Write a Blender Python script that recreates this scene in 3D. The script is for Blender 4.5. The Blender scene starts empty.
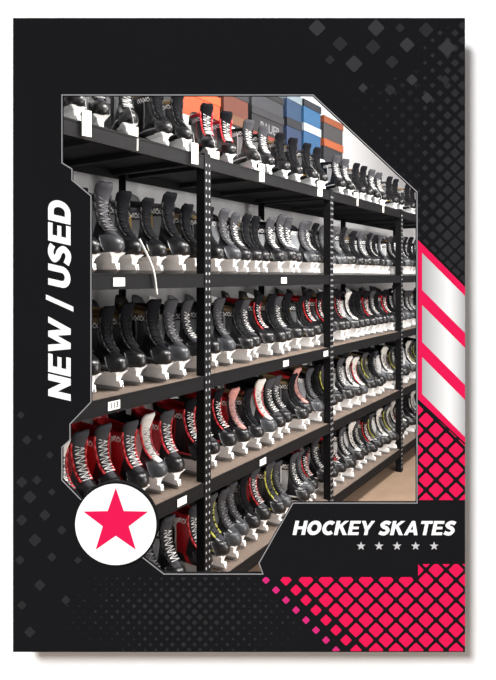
import bpy, math, random
from mathutils import Vector, Matrix
random.seed(23)
scene = bpy.context.scene
scene.view_settings.view_transform = 'Standard'
scene.view_settings.look = 'None'
COL = scene.collection
EYE = 1.372
F = 600.0

# ------------------------------------------------------------------ helpers
def lin(c):
    return tuple(((v/255.0)/12.92 if v/255.0 <= .04045 else (((v/255.0)+.055)/1.055)**2.4) for v in c[:3])

def mat(name, rgb, rough=.6, spec=.5, metal=0.0, var=.08, nscale=30.0, bump=0.0):
    m = bpy.data.materials.new(name); m.use_nodes = True
    nt = m.node_tree; b = nt.nodes['Principled BSDF']
    c = lin(rgb)
    tc = nt.nodes.new('ShaderNodeTexCoord')
    nz = nt.nodes.new('ShaderNodeTexNoise'); nz.inputs['Scale'].default_value = nscale
    nt.links.new(tc.outputs['Object'], nz.inputs['Vector'])
    mx = nt.nodes.new('ShaderNodeMix'); mx.data_type = 'RGBA'
    mx.inputs[6].default_value = (*[v*(1-var) for v in c], 1)
    mx.inputs[7].default_value = (*[min(1, v*(1+var)) for v in c], 1)
    nt.links.new(nz.outputs['Fac'], mx.inputs[0])
    nt.links.new(mx.outputs[2], b.inputs['Base Color'])
    b.inputs['Roughness'].default_value = rough
    b.inputs['Metallic'].default_value = metal
    b.inputs['Specular IOR Level'].default_value = spec
    return m

def boot_mat(name, base, accent, line, logo, wide=False):
    m = mat(name, base, rough=.28, spec=.45, var=.25, nscale=60)
    nt = m.node_tree; b = nt.nodes['Principled BSDF']
    cur = b.inputs['Base Color'].links[0].from_socket
    tc = nt.nodes.new('ShaderNodeTexCoord')
    def dot(a, bb, c):
        n = nt.nodes.new('ShaderNodeVectorMath'); n.operation = 'DOT_PRODUCT'
        n.inputs[1].default_value = (a, bb, c)
        nt.links.new(tc.outputs['Object'], n.inputs[0]); return n.outputs['Value']
    def band(s, lo, hi):
        n = nt.nodes.new('ShaderNodeMath'); n.operation = 'COMPARE'
        n.inputs[1].default_value = (lo+hi)/2; n.inputs[2].default_value = (hi-lo)/2
        nt.links.new(s, n.inputs[0]); return n.outputs[0]
    def mul(a, bb):
        n = nt.nodes.new('ShaderNodeMath'); n.operation = 'MULTIPLY'
        nt.links.new(a, n.inputs[0]); nt.links.new(bb, n.inputs[1]); return n.outputs[0]
    def over(cur, col, f):
        mx = nt.nodes.new('ShaderNodeMix'); mx.data_type = 'RGBA'
        mx.inputs[7].default_value = (*lin(col), 1)
        nt.links.new(cur, mx.inputs[6]); nt.links.new(f, mx.inputs[0]); return mx.outputs[2]
    z = dot(0, 0, 1); x = dot(1, 0, 0); d1 = dot(1, 0, .55); d2 = dot(1, 0, -.9)
    if wide:
        cur = over(cur, accent, mul(band(x, .005, .060), band(z, .10, .232)))
        cur = over(cur, accent, mul(band(x, -.14, -.07), band(z, .064, .13)))
        cur = over(cur, accent, mul(band(d1, .10, .125), band(z, .064, .10)))
        cur = over(cur, line, mul(band(x, -.004, .005), band(z, .09, .232)))
        cur = over(cur, line, mul(band(d2, -.19, -.180), band(z, .07, .3)))
    else:
        cur = over(cur, accent, mul(band(x, .020, .050), band(z, .11, .205)))
        cur = over(cur, accent, mul(band(x, -.14, -.085), band(z, .085, .15)))
        cur = over(cur, line, mul(band(x, .012, .020), band(z, .10, .225)))
        cur = over(cur, line, mul(band(z, .083, .090), band(x, -.1, .11)))
    ck = nt.nodes.new('ShaderNodeTexChecker'); ck.inputs['Scale'].default_value = 120
    ck.inputs[1].default_value = (1, 1, 1, 1); ck.inputs[2].default_value = (0.15, 0.15, 0.15, 1)
    nt.links.new(tc.outputs['Object'], ck.inputs['Vector'])
    f = mul(mul(band(x, -.03, .05), band(z, .213, .232)), ck.outputs['Fac'])
    cur = over(cur, logo, f)
    nt.links.new(cur, b.inputs['Base Color'])
    return m

def mesh_obj(name, verts, faces, m, parent=None, smooth=False):
    me = bpy.data.meshes.new(name); me.from_pydata(verts, [], faces); me.update()
    if m: me.materials.append(m)
    if smooth:
        for p in me.polygons: p.use_smooth = True
    o = bpy.data.objects.new(name, me); COL.objects.link(o)
    if parent: o.parent = parent
    return o

def fix_normals(me):
    import bmesh
    bm = bmesh.new(); bm.from_mesh(me); bmesh.ops.recalc_face_normals(bm, faces=bm.faces); bm.to_mesh(me); bm.free()

def boxes(lst):
    V = []; Fc = []
    for (x0, x1, y0, y1, z0, z1) in lst:
        n = len(V)
        V += [(x0,y0,z0),(x1,y0,z0),(x1,y1,z0),(x0,y1,z0),(x0,y0,z1),(x1,y0,z1),(x1,y1,z1),(x0,y1,z1)]
        Fc += [tuple(n+i for i in f) for f in ((0,3,2,1),(4,5,6,7),(0,1,5,4),(1,2,6,5),(2,3,7,6),(3,0,4,7))]
    return V, Fc

def tag(o, label, cat, group=None):
    o['label'] = label; o['category'] = cat
    if group: o['group'] = group

def structure(o, label=None):
    o['kind'] = 'structure'
    if label: o['label'] = label

# ------------------------------------------------------------------ camera
cam_d = bpy.data.cameras.new('camera'); cam = bpy.data.objects.new('camera', cam_d); COL.objects.link(cam)
cam.location = (0, 0, EYE); cam.rotation_euler = (math.radians(90), 0, 0)
cam_d.sensor_fit = 'VERTICAL'; cam_d.sensor_height = 24.0; cam_d.lens = 24.0*F/680.0
cam_d.shift_y = -63.0/680.0; cam_d.clip_start = .02
scene.camera = cam

# ------------------------------------------------------------------ materials
M_wallw = mat('white_paint', (250,250,250), .9, 0.0, var=.005)
M_back = mat('grey_wall_paint', (192,192,194), .85, .2, var=.05, nscale=4)
M_floor = mat('brown_concrete', (140,118,100), .6, .3, var=.15, nscale=9)
M_ceil = mat('ceiling_paint', (205,205,205), .9, .1, var=.03)
M_board = mat('black_panel', (25,25,27), .9, 0.0, var=.12, nscale=3)
M_edge = mat('silver_trim', (150,150,152), .6, 0.1)
M_pink = mat('pink_vinyl', (224,28,82), .9, 0.0, var=.02)
M_mag = mat('magenta_vinyl', (206,44,118), .9, 0.0, var=.02)
M_white = mat('white_vinyl', (250,250,250), .9, 0.0, var=.005)
M_lgrey = mat('light_grey_vinyl', (196,196,198), .9, 0.0, var=.02)
M_g1 = mat('charcoal_vinyl', (44,44,46), .9, 0.0, var=.05)
M_g2 = mat('dim_vinyl', (36,36,38), .9, 0.0, var=.05)
M_g3 = mat('grey_vinyl', (54,54,56), .9, 0.0, var=.05)
def silver_mat():
    m = bpy.data.materials.new('brushed_silver_vinyl'); m.use_nodes = True
    nt = m.node_tree; b = nt.nodes['Principled BSDF']
    tc = nt.nodes.new('ShaderNodeTexCoord'); sp = nt.nodes.new('ShaderNodeSeparateXYZ')
    nt.links.new(tc.outputs['Generated'], sp.inputs[0])
    r = nt.nodes.new('ShaderNodeValToRGB')
    e = r.color_ramp.elements
    e[0].position = 0; e[0].color = (*lin((168,168,170)),1)
    e[1].position = 1; e[1].color = (*lin((170,170,172)),1)
    for p, v in ((.3,205),(.62,238),(.8,215)):
        x = e.new(p); x.color = (*lin((v,v,v)),1)
    nt.links.new(sp.outputs['X'], r.inputs[0]); nt.links.new(r.outputs[0], b.inputs['Base Color'])
    b.inputs['Roughness'].default_value = .9; b.inputs['Specular IOR Level'].default_value = 0
    return m
M_silver = silver_mat()
M_steelb = mat('black_steel', (13,13,15), .6, .12, var=.15, nscale=40)
M_slot = mat('slot_grey', (150,152,156), .5, .5)
M_deck = mat('grey_particle_board', (112,99,90), .8, .2, var=.2, nscale=50)
M_deckd = mat('dark_shelf_steel', (32,32,35), .6, .25, var=.1)
M_label = mat('label_paper', (225,225,222), .8, .2)
M_ink = mat('black_ink', (25,25,25), .8, .1)

# ------------------------------------------------------------------ sign board
YB = 1.40
YW = 1.456
def bp(px, py, off=0.0):
    return ((px-248)*YB/F, YB-off, EYE-(py-277)*YB/F)
OUT = [(13,18),(465,18),(465,652),(13,652)]
CUT = [(62,95),(313,95),(417,192),(417,503),(293,503),(259,563),(263,574),(164,574),(120,540),(62,480),
       (62,447),(70,440),(70,424),(91,402),(91,196),(72,180),(72,169),(62,163)]

def plate_with_hole(name, outer, inner, y0, y1, m):
    cu = bpy.data.curves.new(name, 'CURVE'); cu.dimensions = '2D'; cu.fill_mode = 'BOTH'
    for poly in (outer, inner):
        s = cu.splines.new('POLY'); s.points.add(len(poly)-1)
        for i, p in enumerate(poly): s.points[i].co = (p[0], p[1], 0, 1)
        s.use_cyclic_u = True
    cu.extrude = abs(y1-y0)/2
    tmp = bpy.data.objects.new('tmp', cu); COL.objects.link(tmp)
    bpy.context.view_layer.update()
    me = bpy.data.meshes.new_from_object(tmp.evaluated_get(bpy.context.evaluated_depsgraph_get()))
    bpy.data.objects.remove(tmp)
    for v in me.vertices:
        x, z, e = v.co; v.co = (x, (y0+y1)/2 - e, z)
    me.name = name; me.materials.clear(); me.materials.append(m)
    fix_normals(me)
    o = bpy.data.objects.new(name, me); COL.objects.link(o); return o

toB = lambda L: [(bp(*p)[0], bp(*p)[2]) for p in L]
board = plate_with_hole('sign_board', toB(OUT), toB(CUT), YB, YB+.012, M_board)
tag(board, 'black rectangular shop sign with angular cut-out window and pink graphics', 'sign')

def flat(name, polys, off, m, parent=board, step=0.0):
    V = []; Fc = []
    for i, P in enumerate(polys):
        ar = sum(P[k][0]*P[(k+1)%len(P)][1]-P[(k+1)%len(P)][0]*P[k][1] for k in range(len(P)))
        if ar > 0: P = P[::-1]
        n = len(V); V += [bp(x, y, off+step*i) for x, y in P]; Fc.append(tuple(range(n, n+len(P))))
    me = bpy.data.meshes.new(name); me.from_pydata(V, [], Fc)
    me.update(); me.materials.append(m)
    o = bpy.data.objects.new(name, me); COL.objects.link(o); o.parent = parent; return o

def stroke(pts, w, closed=False):
    n = len(pts); L = []; R = []
    for i in range(n):
        p = Vector(pts[i])
        a = Vector(pts[i-1]) if (i > 0 or closed) else None
        b = Vector(pts[(i+1) % n]) if (i < n-1 or closed) else None
        d1 = (p-a).normalized() if a is not None else None
        d2 = (b-p).normalized() if b is not None else None
        if d1 is None: d1 = d2
        if d2 is None: d2 = d1
        n1 = Vector((-d1.y, d1.x)); n2 = Vector((-d2.y, d2.x))
        mm = (n1+n2).normalized(); k = 1/max(.35, mm.dot(n1))
        L.append(p+mm*w/2*k); R.append(p-mm*w/2*k)
    out = []
    for i in range(n if closed else n-1):
        j = (i+1) % n
        out.append([tuple(L[i]), tuple(L[j]), tuple(R[j]), tuple(R[i])])
    return out
flat('window_trim', stroke(CUT, 1.0, True), .0004, M_edge)

def clip(poly, region):
    def area(r): return sum(r[i][0]*r[(i+1)%len(r)][1]-r[(i+1)%len(r)][0]*r[i][1] for i in range(len(r)))
    s = 1 if area(region) > 0 else -1
    out = poly
    for i in range(len(region)):
        ax, ay = region[i]; bx, by = region[(i+1) % len(region)]
        f = lambda p: s*((bx-ax)*(p[1]-ay)-(by-ay)*(p[0]-ax))
        new = []
        for k in range(len(out)):
            p = out[k]; q = out[(k+1) % len(out)]
            fp, fq = f(p), f(q)
            if fp >= 0: new.append(p)
            if (fp >= 0) != (fq >= 0):
                t = fp/(fp-fq); new.append((p[0]+(q[0]-p[0])*t, p[1]+(q[1]-p[1])*t))
        out = new
        if len(out) < 3: return None
    return out
def dia(x, y, r):
    k = r*.10
    return [(x-k,y-r+k),(x+k,y-r+k),(x+r-k,y-k),(x+r-k,y+k),(x+k,y+r-k),(x-k,y+r-k),(x-r+k,y+k),(x-r+k,y-k)]
def lattice(region, sp, rf, x0=0, y0=0):
    xs = [p[0] for p in region]; ys = [p[1] for p in region]; res = []
    for half in (0, .5):
        i = math.floor((min(xs)-x0)/sp)-1
        while x0+(i+half)*sp < max(xs)+sp:
            j = math.floor((min(ys)-y0)/sp)-1
            while y0+(j+half)*sp < max(ys)+sp:
                x = x0+(i+half)*sp; y = y0+(j+half)*sp
                r = rf(x, y)
                if r > .5:
                    c = clip(dia(x, y, r), region)
                    if c: res.append(c)
                j += 1
            i += 1
    return res
cl = lambda v, a, b: max(a, min(b, v))
# pink lattices
regA = [(418,401),(465,445),(465,500),(418,500)]
flat('diamond_pattern', lattice(regA, 20, lambda x, y: 7.8, 426, 440), .0005, M_pink)
regB1 = [(256,577),(465,577),(465,651),(331,651)]; regB2 = [(418,564),(465,564),(465,577),(418,577)]
def rb(x, y):
    d = (x-256)-(y-577); return cl(3.5+d*.09, 2.5, 7.9)
big = [p for p in lattice(regB1, 20, rb, 426, 580)]
pk = []; mg = []
for p in big:
    cx = sum(q[0] for q in p)/len(p); cy = sum(q[1] for q in p)/len(p)
    (mg if (cx-256)-(cy-577) < 24 else pk).append(p)
pk += lattice(regB2, 20, lambda x, y: 7.9, 426, 580)
flat('diamond_pattern', pk, .0005, M_pink)
for p in mg: flat('diamond_mark', [p], .0005, M_mag)
# grey lattices
regC = [(418,40),(465,20),(465,284),(418,236)]
flat('diamond_pattern', lattice(regC, 15, lambda x, y: cl((x-395)*.07+(y-60)*.012, 0, 6.0), 5, 3), .0003, M_g1)
regC2 = [(330,100),(417,70),(417,190)]
flat('diamond_pattern', lattice(regC2, 15, lambda x, y: cl((x-340)*.05, 0, 4.0), 5, 3), .0003, M_g2)
bigs = [(317,28,9),(340,44,8),(354,64,9),(373,47,8),(376,28,9),(392,62,7),(407,45,8),(426,30,8),(447,48,9),(330,60,5),(412,80,6),(390,90,6),(363,88,5),(445,80,5),(427,98,6),(400,28,5)]
for i, b in enumerate(bigs): flat('diamond_mark', [dia(*b)], .0007, M_g3 if i % 2 == 0 else M_g1)
bl = [(22,482,6),(37,480,5),(30,497,7),(52,492,4),(22,520,6),(45,515,6),(62,530,5),(35,540,7),(20,560,5),(52,557,5),(78,560,4),(40,585,6),(22,605,5),(66,600,5),(30,632,6),(21,415,4),(27,440,5),(50,455,4),(40,437,3)]
for b in bl: flat('diamond_mark', [dia(*b)], .0007, M_g1)
regD = [(60,577),(256,577),(331,651),(60,651)]
flat('diamond_pattern', lattice(regD, 11, lambda x, y: cl(3.6-abs(x-190)*.022-abs(y-612)*.03+random.uniform(-.6,.4), 0, 3.4), 2, 1), .0003, M_g1)
# stripes
flat('stripe_panel', [[(418,240),(465,287),(465,443),(418,399)]], .0005, M_pink)
for y in (253, 305, 357):
    flat('silver_stripe', [[(422,y),(465,y+43),(465,y+80),(422,y+37)]], .0009, M_silver)
# badge
def circ(cx, cy, r, n=72): return [(cx+r*math.cos(2*math.pi*i/n), cy+r*math.sin(2*math.pi*i/n)) for i in range(n)]
def prism(name, poly, o0, o1, m, parent):
    n = len(poly)
    V = [bp(x, y, o0) for x, y in poly]+[bp(x, y, o1) for x, y in poly]
    Fc = [tuple(range(n)), tuple(range(2*n-1, n-1, -1))]+[(i,(i+1)%n,n+(i+1)%n,n+i) for i in range(n)]
    o = mesh_obj(name, V, Fc, m, parent); fix_normals(o.data); return o
prism('badge_backing', circ(116,524,42.5), -.010, .0015, M_board, board)
badge = prism('badge_disc', circ(116,524,40.5), .0015, .003, M_white, board)
def star(cx, cy, R, k=.40, rot=0):
    return [(cx+(R if i%2==0 else R*k)*math.sin(math.pi*i/5), cy-(R if i%2==0 else R*k)*math.cos(math.pi*i/5)) for i in range(10)]
st = flat('star', [star(116,521.5,34)], .0034, M_pink, badge)
for x in (361,379,397,415.5,434): flat('star', [star(x,546,4.6,.42)], .0006, M_lgrey)

# lettering
def arc(cx, cy, rx, ry, a0, a1, n=14):
    return [(cx+rx*math.cos(math.radians(a0+(a1-a0)*i/n)), cy+ry*math.sin(math.radians(a0+(a1-a0)*i/n))) for i in range(n+1)]
s_ = .255; h = s_/2
def bar(x0, y0, x1, y1): return [[(x0,y0),(x1,y0),(x1,y1),(x0,y1)]]
def catmull(P, n=6):
    out = []
    Q = [P[0]]+P+[P[-1]]
    for i in range(1, len(Q)-2):
        for k in range(n):
            t = k/n; r = []
            for d in (0, 1):
                p0, p1, p2, p3 = Q[i-1][d], Q[i][d], Q[i+1][d], Q[i+2][d]
                r.append(.5*(2*p1+(p2-p0)*t+(2*p0-5*p1+4*p2-p3)*t*t+(3*p1-p0-3*p2+p3)*t**3))
            out.append(tuple(r))
    out.append(P[-1]); return out
G = {
 'N': (.86, bar(0,0,s_,1)+bar(.86-s_,0,.86,1)+[[(0,1),(.25,1),(.86,0),(.61,0)]]),
 'E': (.72, bar(0,0,s_,1)+bar(0,0,.72,.2)+bar(0,.8,.71,1)+bar(0,.41,.66,.59)),
 'W': (1.34, [[(0,1),(.25,1),(.51,0),(.28,0)],[(.28,0),(.51,0),(.79,1),(.57,1)],[(.57,1),(.79,1),(1.06,0),(.83,0)],[(.83,0),(1.06,0),(1.34,1),(1.1,1)]]),
 '/': (.42, [[(0,-.12),(.19,-.12),(.42,1.1),(.23,1.1)]]),
 ' ': (.26, []),
 'U': (.82, stroke([(h,1)]+arc(.41,.39,.41-h,.39-h-.01,180,360)+[(.82-h,1)], s_)),
 'S': (.74, stroke(catmull([(.68,.80),(.5,.88),(.3,.87),(.15,.73),(.28,.58),(.48,.49),(.60,.31),(.48,.13),(.28,.11),(.05,.20)]), s_*.98)),
 'D': (.84, stroke([(h,h)]+arc(.42,.5,.42-h,.5-h,-90,90)+[(h,1-h)], s_, True)),
 'H': (.84, bar(0,0,s_,1)+bar(.84-s_,0,.84,1)+bar(0,.4,.84,.6)),
 'O': (.94, stroke(arc(.47,.5,.47-h,.5-h+.01,0,348,28), s_, True)),
 'C': (.8, stroke(arc(.47,.5,.47-h,.5-h+.01,48,312,22), s_)),
 'K': (.86, bar(0,0,s_,1)+[[(.1,.28),(.1,.56),(.56,1),(.84,1)],[(.3,.5),(.46,.66),(.88,0),(.6,0)]]),
 'Y': (.86, [[(-.02,1),(.24,1),(.55,.36),(.31,.36)],[(.31,.36),(.55,.36),(.88,1),(.63,1)]]+bar(.31,0,.55,.42)),
 'A': (.94, [[(0,0),(.25,0),(.58,1),(.36,1)],[(.36,1),(.58,1),(.94,0),(.69,0)]]+bar(.2,.2,.74,.38)),
 'T': (.78, bar(0,.8,.78,1)+bar(.27,0,.51,1)),
}
def text_polys(txt, gap=.07, shear=.2):
    x = 0; out = []
    for ch in txt:
        w, P = G[ch]
        for p in P: out.append([(x+a+b*shear, b) for a, b in p])
        x += w+gap
    return out, x-gap+shear
P, W = text_polys('HOCKEY SKATES')
x0, x1, yb, ch = 292.5, 456.5, 534.8, 14.2
flat('lettering', [[(x0+a*(x1-x0)/W, yb-b*ch) for a, b in p] for p in P], .0006, M_white, step=.000012)
P, W = text_polys('NEW / USED')
ya, yc, xb, ch = 401, 198, 70.8, 22.5
flat('lettering', [[(xb-b*ch, ya-a*(ya-yc)/W) for a, b in p] for p in P], .0006, M_white, step=.000012)
# stand-offs to the wall
for (px, py) in ((30,40),(448,40),(30,630),(448,630)):
    V = []; n = 16; X, Y, Z = bp(px, py)
    for yy in (YB+.012, YW):
        V += [(X+.009*math.cos(2*math.pi*i/n), yy, Z+.009*math.sin(2*math.pi*i/n)) for i in range(n)]
    mesh_obj('standoff', V, [(i,(i+1)%n,n+(i+1)%n,n+i) for i in range(n)]+[tuple(range(n)),tuple(range(n,2*n))], M_edge, board)

# ------------------------------------------------------------------ room
def q(px, py): return ((px-248)*YB/F, EYE-(py-277)*YB/F)
wf = plate_with_hole('wall_front', [(-3.2,0),(3.6,0),(3.6,2.9),(-3.2,2.9)], [q(44,80),q(440,80),q(440,594),q(44,594)], YW, 1.49, M_wallw)
structure(wf, 'white partition wall behind the sign')
dx, dy = .547, .838
_l = math.hypot(dx, dy); dx /= _l; dy /= _l
A = (-.16, 2.33)
ANG = math.atan2(dy, dx)
def W3(t, n, z): return (A[0]+dx*t-dy*n, A[1]+dy*t+dx*n, z)
def tpx(px, n=0.0):
    u = (px-248)/F; ax = A[0]-dy*n; ay = A[1]+dx*n
    return (u*ay-ax)/(dx-u*dy)
def wall_seg(name, p, q_, m, lab):
    V = [(p[0],p[1],0),(q_[0],q_[1],0),(q_[0],q_[1],2.9),(p[0],p[1],2.9)]
    d = Vector((q_[0]-p[0], q_[1]-p[1])).normalized(); nn = (-d.y*.08, d.x*.08)
    V += [(x+nn[0], y+nn[1], z) for x, y, z in V]
    o = mesh_obj(name, V, [(0,1,2,3),(7,6,5,4),(0,4,5,1),(1,5,6,2),(2,6,7,3),(3,7,4,0)], m); fix_normals(o.data); structure(o, lab)
NB = .56
tl = (1.50-(A[1]+dx*NB))/dy
wall_seg('wall_back', W3(tl,NB,0), W3(4.3,NB,0), M_back, 'light grey painted wall behind the shelving')
e = W3(4.3,NB,0)
wall_seg('wall_end', (e[0],e[1]), (e[0]+3.0, e[1]-1.96), M_back, 'light grey painted end wall')
wall_seg('wall_right', (3.4, e[1]), (3.4, 1.50), M_back, 'light grey painted side wall')
V, Fc = boxes([(-3.2,3.6,-.8,6.9,-.06,0)]); fl = mesh_obj('floor', V, Fc, M_floor); structure(fl, 'brown concrete shop floor')
V, Fc = boxes([(-3.2,3.6,YW,6.9,2.9,2.96)]); ce = mesh_obj('ceiling', V, Fc, M_ceil); structure(ce, 'pale shop ceiling')

# ------------------------------------------------------------------ shelving rack
rack = bpy.data.objects.new('shelving_rack', None); COL.objects.link(rack)
rack.location = (A[0], A[1], 0); rack.rotation_euler = (0, 0, ANG)
tag(rack, 'long black slotted-steel shelving rack with five levels holding skates', 'shelf')
LV = [1.816, 1.36, .967, .555, .14]
TOP = [z+.022 for z in LV]
posts = [-.80, 0.0, 1.12, 2.27, 3.4]
D = .45
for i, p in enumerate(posts):
    for rear in (0, 1):
        if not rear:
            bx = [(p-.02,p+.02,-.005,-.002,0,1.85),(p-.02,p-.017,-.002,.035,0,1.85)]
        else:
            bx = [(p-.02,p+.02,D+.002,D+.005,0,1.85),(p-.02,p-.017,D-.035,D+.002,0,1.85)]
        V, Fc = boxes(bx); o = mesh_obj('post', V, Fc, M_steelb, rack)
        sl = []
        z = .03
        while z < 1.83:
            for xo in (-.010, .010):
                yy = -.0058 if not rear else D+.0012
                sl.append((p+xo-.003, p+xo+.003, yy, yy+.001, z, z+.010))
            z += .03
        V, Fc = boxes(sl); so = mesh_obj('post_slots', V, Fc, M_slot, o)
for k, z in enumerate(LV):
    for i in range(len(posts)-1):
        a, b = posts[i], posts[i+1]
        V, Fc = boxes([(a,b,-.002,.002,z-.028,z+.024),(a,b,.002,.014,z-.028,z-.025),(a,b,-.004,-.002,z-.028,z-.022),(a,b,-.004,-.002,z+.018,z+.024)])
        mesh_obj('shelf_beam', V, Fc, M_steelb, rack)
        V, Fc = boxes([(a,b,D-.002,D+.002,z-.028,z+.022)])
        mesh_obj('shelf_beam', V, Fc, M_steelb, rack)
        V, Fc = boxes([(a,b,.002,D-.002,z+.006,z+.022)]+[(a+.05+j*(b-a-.1)/3-.015,a+.05+j*(b-a-.1)/3+.015,.002,D-.002,z-.015,z+.006) for j in range(4)])
        mesh_obj('shelf_deck', V, Fc, M_deckd if k == 0 else M_deck, rack)
def text_mesh(name, body, size, m, bold=.0):
    cu = bpy.data.curves.new(name, 'FONT'); cu.body = body; cu.size = size; cu.align_x = 'CENTER'; cu.align_y = 'CENTER'; cu.offset = bold
    tmp = bpy.data.objects.new('tmp', cu); COL.objects.link(tmp); bpy.context.view_layer.update()
    me = bpy.data.meshes.new_from_object(tmp.evaluated_get(bpy.context.evaluated_depsgraph_get()))
    bpy.data.objects.remove(tmp)
    for v in me.vertices: v.co = (v.co.x, 0, v.co.y)
    me.materials.clear(); me.materials.append(m)
    o = bpy.data.objects.new(name, me); COL.objects.link(o); return o
for (px, k, txt) in ((118,1,None),(283,1,None),(113,2,'113'),(285,2,None),(181,3,None),(262,3,None),(325,2,None)):
    t = tpx(px); z = LV[k]
    V, Fc = boxes([(-.026,.026,-.001,.0,-.014,.014)])
    o = mesh_obj('shelf_label', V, Fc, M_label, rack); o.location = (t, -.0045, z-.004)
    if txt:
        o2 = text_mesh('label_number', txt, .026, M_ink, .0005); o2.parent = o; o2.location = (0, -.0015, 0)

# ------------------------------------------------------------------ skate geometry
NP = 28
SZ = .064
RG = [(.000,-.112,.136,.034,.029),(.006,-.119,.148,.040,.034),(.018,-.123,.153,.044,.037),(.034,-.124,.151,.044,.037),
      (.046,-.121,.143,.042,.036),(.056,-.117,.128,.040,.036),(.070,-.113,.102,.038,.036),(.088,-.108,.080,.036,.036),
      (.110,-.105,.066,.036,.037),(.140,-.106,.059,.038,.039),(.165,-.110,.058,.040,.042),(.185,-.114,.060,.041,.043)]
def ring(r, off=0, tilt=0, shrink=0):
    z, xb, xf, hf, hb = r
    xm = (xb+xf)/2; hl = (xf-xb)/2+off-shrink; out = []
    for k in range(NP):
        th = 2*math.pi*k/NP; c = math.cos(th); s = math.sin(th)
        x = xm+hl*math.copysign(abs(c)**.85, c)
        hw = hb+(hf-hb)*(c+1)/2+off-shrink
        if z < .06: hw *= 1-.16*math.exp(-((x+.02)/.045)**2)
        y = hw*math.copysign(abs(s)**.8, s)
        out.append((x, y, SZ+z+tilt*(x-xm)))
    return out
def loft(rs, cap0=True, cap1=True):
    V = [p for r in rs for p in r]; n = len(rs[0]); Fc = []
    for i in range(len(rs)-1):
        for k in range(n):
            k2 = (k+1) % n
            Fc.append((i*n+k, i*n+k2, (i+1)*n+k2, (i+1)*n+k))
    if cap0: Fc.append(tuple(range(n-1,-1,-1)))
    if cap1: Fc.append(tuple((len(rs)-1)*n+i for i in range(n)))
    return V, Fc
tilts = [0]*8+[-.03,-.06,-.10,-.14]
GEO = {}
GEO['boot'] = (*loft([ring(r, 0, t) for r, t in zip(RG, tilts)], True, False), True)
top = RG[-1]
GEO['lining'] = (*loft([ring((.179,*top[1:]), .0005, -.14), ring((.192,*top[1:]), .001, -.14), ring((.195,*top[1:]), -.004, -.14, .002),
                        ring((.187,*top[1:]), 0, -.14, .011), ring((.11,-.098,.055,.03,.033), 0, 0, .008)], False, True), True)
tc_r = []
for r in RG[:6]:
    tc_r.append([(max(x, .102-.5*(z-SZ)+.018), y, z) for x, y, z in ring(r, .0018)])
GEO['toe_cap'] = (*loft(tc_r), True)
# tendon guard
V = []; Fc = []; nu, nv = 9, 7
for lay in (0, 1):
    for j in range(nv):
        f = j/(nv-1); zz = .160+f*.078; hw = .040*(1-.42*f**2)
        xb_ = -.113-.020*f**1.3+lay*.006
        for i in range(nu):
            u = -1+2*i/(nu-1)
            V.append((xb_+.016*u*u, hw*u, SZ+zz-(.012*f*u*u)))
def gi(l, j, i): return l*nu*nv+j*nu+i
for j in range(nv-1):
    for i in range(nu-1):
        for l in (0, 1): Fc.append((gi(l,j,i),gi(l,j,i+1),gi(l,j+1,i+1),gi(l,j+1,i)))
for j in range(nv-1):
    for i in (0, nu-1): Fc.append((gi(0,j,i),gi(0,j+1,i),gi(1,j+1,i),gi(1,j,i)))
for i in range(nu-1):
    for j in (0, nv-1): Fc.append((gi(0,j,i),gi(0,j,i+1),gi(1,j,i+1),gi(1,j,i)))
GEO['tendon_guard'] = (V, Fc, True)
# tongue
TP = [(.131,.056),(.108,.069),(.088,.086),(.074,.108),(.066,.136),(.064,.163),(.069,.190),(.077,.208),(.087,.219)]
TH = [.014,.017,.019,.020,.022,.026,.032,.034,.026]
rs = []
for i, ((x, z), hw) in enumerate(zip(TP, TH)):
    a = TP[max(0,i-1)]; b = TP[min(len(TP)-1,i+1)]
    d = Vector((b[0]-a[0], b[1]-a[1])).normalized(); nn = (d.y, -d.x)
    th = .0045 if i < 6 else .009
    r = []
    for k in range(12):
        an = 2*math.pi*k/12
        yv = hw*math.copysign(abs(math.cos(an))**.7, math.cos(an)); o = th*math.sin(an)
        cur = -.008*(yv/hw)**2
        r.append((x+nn[0]*(o+cur), yv, SZ+z+nn[1]*(o+cur)))
    rs.append(r)
GEO['tongue'] = (*loft(rs), True)
# laces and eyelet facings
V = []; Fc = []
def rod(p, q_, r=.0022, n=6, flat_=1.0):
    p = Vector(p); q_ = Vector(q_); d = (q_-p).normalized(); b = Vector((0,1,0)); 
    if abs(d.dot(b)) > .7: b = Vector((0,0,1))
    a = d.cross(b).normalized(); b = d.cross(a)
    m0 = len(V)
    for c in (p, q_):
        for k in range(n):
            an = 2*math.pi*k/n; V.append(tuple(c+a*r*math.cos(an)*flat_+b*r*math.sin(an)))
    for k in range(n): Fc.append((m0+k, m0+(k+1)%n, m0+n+(k+1)%n, m0+n+k))
    Fc.append(tuple(m0+k for k in range(n))); Fc.append(tuple(m0+n+k for k in range(n)))
LP = []
for i in range(1, 6):
    for f in (0, .5):
        x = TP[i][0]*(1-f)+TP[i+1][0]*f; z = TP[i][1]*(1-f)+TP[i+1][1]*f
        a, b = TP[i], TP[i+1]; d = Vector((b[0]-a[0], b[1]-a[1])).normalized()
        LP.append((x+d.y*.0058, SZ+z-d.x*.0058))
for i in range(0, len(LP)-1):
    (xa, za), (xb2, zb) = LP[i], LP[i+1]; w = .019
    s2 = 1 if i % 2 else -1
    rod((xa-.002,-w*s2,za),(xb2-.002,w*s2,zb), .0013)
    rod((xa-.0025,-w,za),(xa-.0025,w,za), .0012)
GEO['laces'] = (list(V), list(Fc), False)
V = []; Fc = []
for sgn in (-1, 1):
    for i in range(1, 6):
        (xa, za), (xb2, zb) = TP[i], TP[i+1]
        ya_ = TH[i]+.0035; yb_ = min(TH[i+1], .027)+.0035
        rod((xa-.005,sgn*ya_,SZ+za-.002),(xb2-.005,sgn*yb_,SZ+zb-.002), .0055, 8, .6)
GEO['eyelet_facing'] = (list(V), list(Fc), True)
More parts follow.
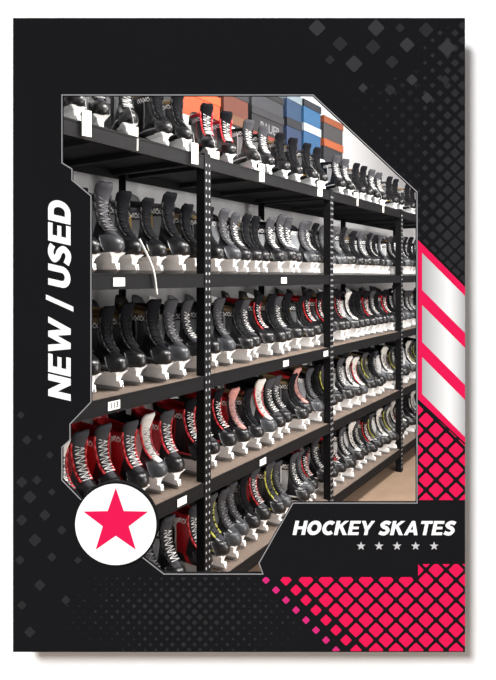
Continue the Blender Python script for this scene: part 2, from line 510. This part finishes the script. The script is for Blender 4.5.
# holder
def taper(x0,x1,h0,z0,X0,X1,h1,z1):
    return [(x0,-h0,z0),(x1,-h0,z0),(x1,h0,z0),(x0,h0,z0),(X0,-h1,z1),(X1,-h1,z1),(X1,h1,z1),(X0,h1,z1)]
V = []; Fc = []
def addt(*a):
    n = len(V); V.extend(taper(*a)); Fc.extend([tuple(n+i for i in f) for f in ((0,3,2,1),(4,5,6,7),(0,1,5,4),(1,2,6,5),(2,3,7,6),(3,0,4,7))])
addt(-.130,.141,.006,.014,-.124,.135,.009,.034)
addt(.040,.122,.009,.033,.030,.128,.015,.052); addt(.030,.128,.015,.052,.014,.138,.031,.0665)
addt(-.116,-.048,.009,.033,-.117,-.040,.015,.052); addt(-.117,-.040,.015,.052,-.119,-.026,.027,.0665)
GEO['blade_holder'] = (V, Fc, False)
prof = [(-.134,.022),(-.133,.010),(-.124,.003),(-.105,.0005),(0,0),(.105,.0005),(.128,.004),(.141,.012),(.144,.022),(.138,.024),(-.128,.024)]
n = len(prof)
V = [(x,-.002,z) for x, z in prof]+[(x,.002,z) for x, z in prof]
GEO['blade'] = (V, [tuple(range(n)), tuple(range(2*n-1,n-1,-1))]+[(i,(i+1)%n,n+(i+1)%n,n+i) for i in range(n)], False)
# price tag
V, Fc = boxes([(.190,.1912,-.018,.018,-.050,.040)])
GEO['price_tag'] = (list(V), list(Fc), False)
V = []; Fc = []
rod((.10,.0,SZ+.09),(.178,.0,SZ+.02),.0009); rod((.178,.0,SZ+.02),(.1905,.0,.037),.0009)
GEO['tag_string'] = (V, Fc, False)

base = {}
for k, (V, Fc, sm) in GEO.items():
    me = bpy.data.meshes.new(k); me.from_pydata(V, [], Fc); fix_normals(me)
    if sm:
        for p in me.polygons: p.use_smooth = True
    base[k] = me

M_blade = mat('blade_steel', (190,192,195), .3, .5, metal=.7)
M_hw = mat('holder_white', (246,246,246), .35, .5, var=.02)
M_lw = mat('lace_white', (200,200,198), .9, .1)
M_lg = mat('lace_grey', (110,110,112), .9, .1)
M_lk = mat('lace_black', (26,26,28), .9, .1)
M_tag = mat('tag_paper', (236,232,220), .8, .1)
felt = lambda n, c: mat(n, c, .95, .05, var=.15, nscale=120)
FW = felt('felt_white', (198,196,192)); FG = felt('felt_grey', (62,62,66)); FB = felt('felt_black', (20,20,23)); FP = felt('felt_pink', (176,126,120)); FR = felt('felt_red', (150,30,36)); FT = felt('felt_tan', (120,102,76))
PB = mat('plastic_black', (17,17,19), .3, .4); PG = mat('plastic_grey', (52,54,58), .35, .4); PW = mat('plastic_white', (210,210,210), .4, .4); PR = mat('plastic_red', (160,24,32), .4, .4)
PM = mat('plastic_midgrey', (110,112,116), .4, .4)
PF = mat('facing_black', (15,15,17), .6, .2)
VAR = {
 'gold':   (boot_mat('boot_black_gold', (22,23,25), (110,112,116), (190,154,70), (225,225,225)), PB, FB, M_lk, FG, M_hw, PM, PF, 'black hockey skate with grey and gold accents, white blade holder'),
 'white':  (boot_mat('boot_black_white', (17,17,19), (165,167,170), (225,225,225), (240,240,240)), PB, FG, M_lw, FB, M_hw, PW, PF, 'black hockey skate with white markings and white laces'),
 'plain':  (boot_mat('boot_black', (16,16,18), (46,47,50), (130,130,134), (215,215,215)), PB, FB, M_lk, FT, M_hw, PB, PF, 'plain black hockey skate with dark laces and white blade holder'),
 'silver': (boot_mat('boot_silver', (30,31,34), (150,153,158), (225,225,225), (235,235,235), True), PG, FG, M_lg, FB, M_hw, PG, PF, 'silver-grey and black hockey skate with grey tongue'),
 'pale':   (boot_mat('boot_pale', (110,112,116), (214,214,216), (30,30,32), (40,40,42), True), PB, FW, M_lk, FB, M_hw, PW, PF, 'white and grey hockey skate with black toe cap'),
 'red':    (boot_mat('boot_red', (20,19,21), (176,24,34), (228,226,226), (235,235,235), True), PB, FG, M_lw, FR, M_hw, PR, PR, 'black and red hockey skate with grey tongue and white laces'),
 'redw':   (boot_mat('boot_red_white', (34,34,37), (205,205,207), (184,30,36), (215,30,30), True), PG, FW, M_lg, FB, M_hw, PR, PR, 'white, black and red hockey skate with pale tongue'),
 'redp':   (boot_mat('boot_red_pale', (26,24,26), (160,28,34), (214,212,212), (215,215,215), True), PB, FP, M_lg, FR, M_hw, PW, PF, 'dark red hockey skate with dusty pink tongue'),
 'yellow': (boot_mat('boot_yellow', (20,21,22), (60,62,60), (200,200,60), (225,225,225)), PB, FG, M_lk, FG, M_hw, PB, mat('plastic_yellow', (150,150,54), .4), 'black hockey skate with thin yellow trim'),
 'redlace':(boot_mat('boot_black_redtrim', (18,18,20), (46,46,50), (190,34,40), (225,225,225)), PB, FB, M_lw, FR, M_hw, PB, PR, 'black hockey skate with red trim and white laces'),
}
order = ['boot','toe_cap','tongue','laces','lining','blade_holder','tendon_guard','eyelet_facing']
VM = {}
for k, v in VAR.items():
    d = {}
    for part, m in zip(order, v[:8]):
        me = base[part].copy(); me.materials.append(m); d[part] = me
    d['blade'] = base['blade'].copy(); d['blade'].materials.append(M_blade)
    VM[k] = d
base['price_tag'].materials.append(M_tag); base['tag_string'].materials.append(M_lw)
TAGGED = {'white':'black hockey skate with white laces and a hanging price tag','plain':'plain black hockey skate with a hanging paper price tag',
          'redlace':'black hockey skate with red trim and hanging price tag','gold':'black and gold hockey skate with hanging price tag'}
YAW0 = math.atan2(-dx, dy)   # toe points out to the aisle
def skate(var, t, n, z, yaw=0, sc=1.0, group='', tagged=False, extra=''):
    o = bpy.data.objects.new('hockey_skate', None); o.empty_display_size = .05; COL.objects.link(o)
    o.location = W3(t, n, z); o.rotation_euler = (0, 0, YAW0+math.radians(yaw)); o.scale = (sc, sc, sc)
    tag(o, TAGGED[var] if tagged else VAR[var][8], 'skate', group)
    for p, me in VM[var].items():
        c = bpy.data.objects.new(p, me); c.parent = o; COL.objects.link(c)
    if tagged:
        for p in ('price_tag','tag_string'):
            c = bpy.data.objects.new(p, base[p]); c.parent = o; COL.objects.link(c)
    return o

rows = {1: 'hockey skates on the second shelf', 2: 'hockey skates on the middle shelf', 3: 'hockey skates on the fourth shelf', 4: 'hockey skates on the bottom shelf'}
def pick(k, t):
    r = random.random()
    def c(L): return L[int(r*len(L))]
    if k == 1:
        if t < 0: return c(['gold','gold','plain','gold','silver'])
        if t < 1.12: return c(['white','plain','gold','white','redlace','silver'])
        return c(['white','plain','white','silver','gold'])
    if k == 2:
        if t < 0: return c(['plain','gold','plain','silver','white'])
        if t < 1.12: return c(['white','plain','white','gold','silver','redlace'])
        return c(['white','plain','pale','gold','redlace','silver'])
    if k == 3:
        if t < 0: return c(['red','redw','red','silver','red','redw'])
        if t < 1.12: return c(['redlace','white','redp','white','silver','plain','redw'])
        return c(['white','yellow','pale','white','redw','pale','plain'])
    if t < 0: return c(['silver','white','plain'])
    if t < 1.12: return c(['red','plain','white','redlace','plain','silver','yellow'])
    return c(['white','pale','plain','yellow','pale','redlace'])
for k in (1, 2, 3, 4):
    t = -.715
    while t < 3.2:
        near = [p for p in posts if abs(t-p) < .030]
        if near: t = near[0]+.048
        v = pick(k, t)
        skate(v, t, .178+random.uniform(-.016,.03), TOP[k], random.uniform(-8,6), random.uniform(.96,1.08), rows[k])
        t += random.uniform(.097,.109)
# top shelf
TT = [(-.71,-12,'plain',0),(-.585,-12,'plain',1),(-.44,-32,'white',0),(-.31,-32,'white',1),(-.17,-14,'plain',0),(-.055,-14,'plain',1),
      (.16,-34,'redlace',1),(.30,-34,'redlace',0),(.46,-24,'white',1),(.59,-24,'white',0),(.76,-30,'plain',0),(.89,-30,'plain',0),
      (1.03,-22,'gold',1),(1.155,-22,'gold',0),(1.42,-30,'white',0),(1.55,-30,'white',1),(1.70,-20,'plain',0),(1.82,-20,'plain',0),(1.98,-30,'white',1),(2.11,-30,'white',0),(2.3,-20,'gold',0),(2.43,-20,'gold',0),(2.7,-20,'plain',0),(2.83,-20,'plain',0)]
for t, yw, v, tg in TT:
    skate(v, t, .145, TOP[0], yw, .87, 'hockey skates on the top shelf', bool(tg))

# ------------------------------------------------------------------ boxes on the top shelf
def carton(t0, t1, n0, n1, z0, z1, col, lidcol, label, txt=None):
    e_ = bpy.data.objects.new('cardboard_box', None); COL.objects.link(e_)
    e_.location = W3((t0+t1)/2, (n0+n1)/2, z0); e_.rotation_euler = (0, 0, ANG)
    w = (t1-t0)/2; d = (n1-n0)/2; hh = z1-z0; lh = min(.05, hh*.3)
    V, Fc = boxes([(-w+.004,w-.004,-d+.004,d-.004,0,hh-.003)])
    mesh_obj('box_body', V, Fc, mat('card_body', col, .7, .3), e_)
    V, Fc = boxes([(-w,w,-d,-d+.003,hh-lh,hh),(-w,w,d-.003,d,hh-lh,hh),(-w,-w+.003,-d,d,hh-lh,hh),(w-.003,w,-d,d,hh-lh,hh),(-w,w,-d,d,hh-.003,hh)])
    mesh_obj('box_lid', V, Fc, mat('card_lid', lidcol, .7, .3), e_)
    if txt:
        o2 = text_mesh('box_lettering', txt, .07, M_lg, .0015); o2.parent = e_; o2.location = (.02, -d+.0025, (hh-lh)*.42)
    tag(e_, label, 'box', 'boxes on the top shelf')
n0, n1 = .335, .50
COLS = [
 (66,118,[(122,(40,40,44),(60,60,64),'dark grey cardboard skate box on the top shelf',None),(88,(26,26,30),(70,70,74),'black cardboard box stacked behind the skates',None)]),
 (120,178,[(120,(32,32,36),(120,120,120),'black cardboard box with grey lid on the top shelf',None),(88,(46,46,50),(30,30,33),'charcoal cardboard box stacked behind the skates',None)]),
 (180,222,[(120,(150,150,152),(170,170,172),'white cardboard box under an orange box',None),(90,(160,62,30),(172,72,34),'orange cardboard box stacked on a white box',None)]),
 (224,250,[(116,(32,32,36),(90,60,42),'black cardboard box with brown lid on the top shelf',None),(90,(80,40,28),(34,34,38),'brown cardboard box with black lid',None)]),
 (252,285,[(136,(60,60,64),(110,44,34),'grey cardboard box with red-brown lid',None),(112,(24,24,27),(36,36,40),'black cardboard box with pale brand lettering','BAUER'),(92,(44,45,50),(24,24,26),'charcoal cardboard box on top of a stack',None)]),
 (287,303,[(120,(30,44,70),(24,26,32),'dark navy cardboard box on the top shelf',None),(94,(28,50,76),(100,112,120),'blue cardboard box stacked on a navy box',None)]),
 (304,322,[(126,(32,68,102),(150,158,164),'blue cardboard box with pale lid',None),(103,(34,74,108),(28,32,40),'bright blue cardboard box with dark lid',None)]),
 (324,344,[(142,(36,36,40),(130,66,36),'black cardboard box with orange lid',None),(120,(52,50,52),(112,58,34),'dark grey cardboard box with rust lid',None)]),
]
for a, b, L in COLS:
    ta, tb2 = tpx(a, n0), tpx(b, n0)-.01
    Zd = W3((ta+tb2)/2, n0, 0)[1]; zb = TOP[0]
    for (yt, c1, c2, lab, txt) in L:
        zt = EYE+(277-yt)*Zd/F
        carton(ta, tb2, n0, n1, zb, zt, c1, c2, lab, txt); zb = zt

# dangling lace, second shelf
cu = bpy.data.curves.new('dangling_lace', 'CURVE'); cu.dimensions = '3D'; cu.bevel_depth = .004; cu.bevel_resolution = 3
s = cu.splines.new('BEZIER'); tt = tpx(150)
pts = [W3(tt-.02,.03,TOP[1]+.12), W3(tt,-.012,TOP[1]+.02), W3(tt+.02,-.014,TOP[1]-.07)]
s.bezier_points.add(2)
for b, p in zip(s.bezier_points, pts): b.co = p; b.handle_left_type = b.handle_right_type = 'AUTO'
tmp = bpy.data.objects.new('tmp', cu); COL.objects.link(tmp); bpy.context.view_layer.update()
me = bpy.data.meshes.new_from_object(tmp.evaluated_get(bpy.context.evaluated_depsgraph_get())); bpy.data.objects.remove(tmp)
me.materials.clear(); me.materials.append(M_lw)
lo = bpy.data.objects.new('shoelace', me); COL.objects.link(lo); tag(lo, 'loose white skate lace hanging over the shelf edge', 'shoelace')

# ------------------------------------------------------------------ lights
w = bpy.data.worlds.new('world'); scene.world = w; w.use_nodes = True
w.node_tree.nodes['Background'].inputs[0].default_value = (1,1,1,1); w.node_tree.nodes['Background'].inputs[1].default_value = .30
sun = bpy.data.lights.new('sun', 'SUN'); sun.energy = 4.6; sun.angle = math.radians(15)
so = bpy.data.objects.new('sun', sun); COL.objects.link(so)
so.rotation_euler = Vector((.74, 1, -1.02)).to_track_quat('-Z', 'Y').to_euler()
def area(loc, target, sx, sy, e_):
    l = bpy.data.lights.new('lamp', 'AREA'); l.shape = 'RECTANGLE'; l.size = sx; l.size_y = sy; l.energy = e_; l.color = (1, .975, .94)
    o = bpy.data.objects.new('ceiling_or_fill_light', l); COL.objects.link(o); o.location = loc
    o.rotation_euler = (Vector(target)-Vector(loc)).to_track_quat('-Z', 'Y').to_euler()
M_tube = mat('lamp_housing', (235,235,235), .5)
for (x, y) in ((.75,1.95),(1.75,3.4)):
    area((x, y, 2.80), (x-.55, y+.35, 1.0), 1.1, .35, 90)
    V, Fc = boxes([(-.6,.6,-.15,.15,0,.06)]); o = mesh_obj('ceiling_lamp', V, Fc, M_tube); o.location = (x, y, 2.84); o.rotation_euler = (0,0,ANG)
    tag(o, 'white fluorescent ceiling lamp housing above the aisle', 'lamp', 'ceiling lamps')
area((1.9, 2.0, 1.2), (.3, 3.0, .75), .9, 1.6, 55)  # added fill light low in the aisle facing the shelves, not a ceiling lamp
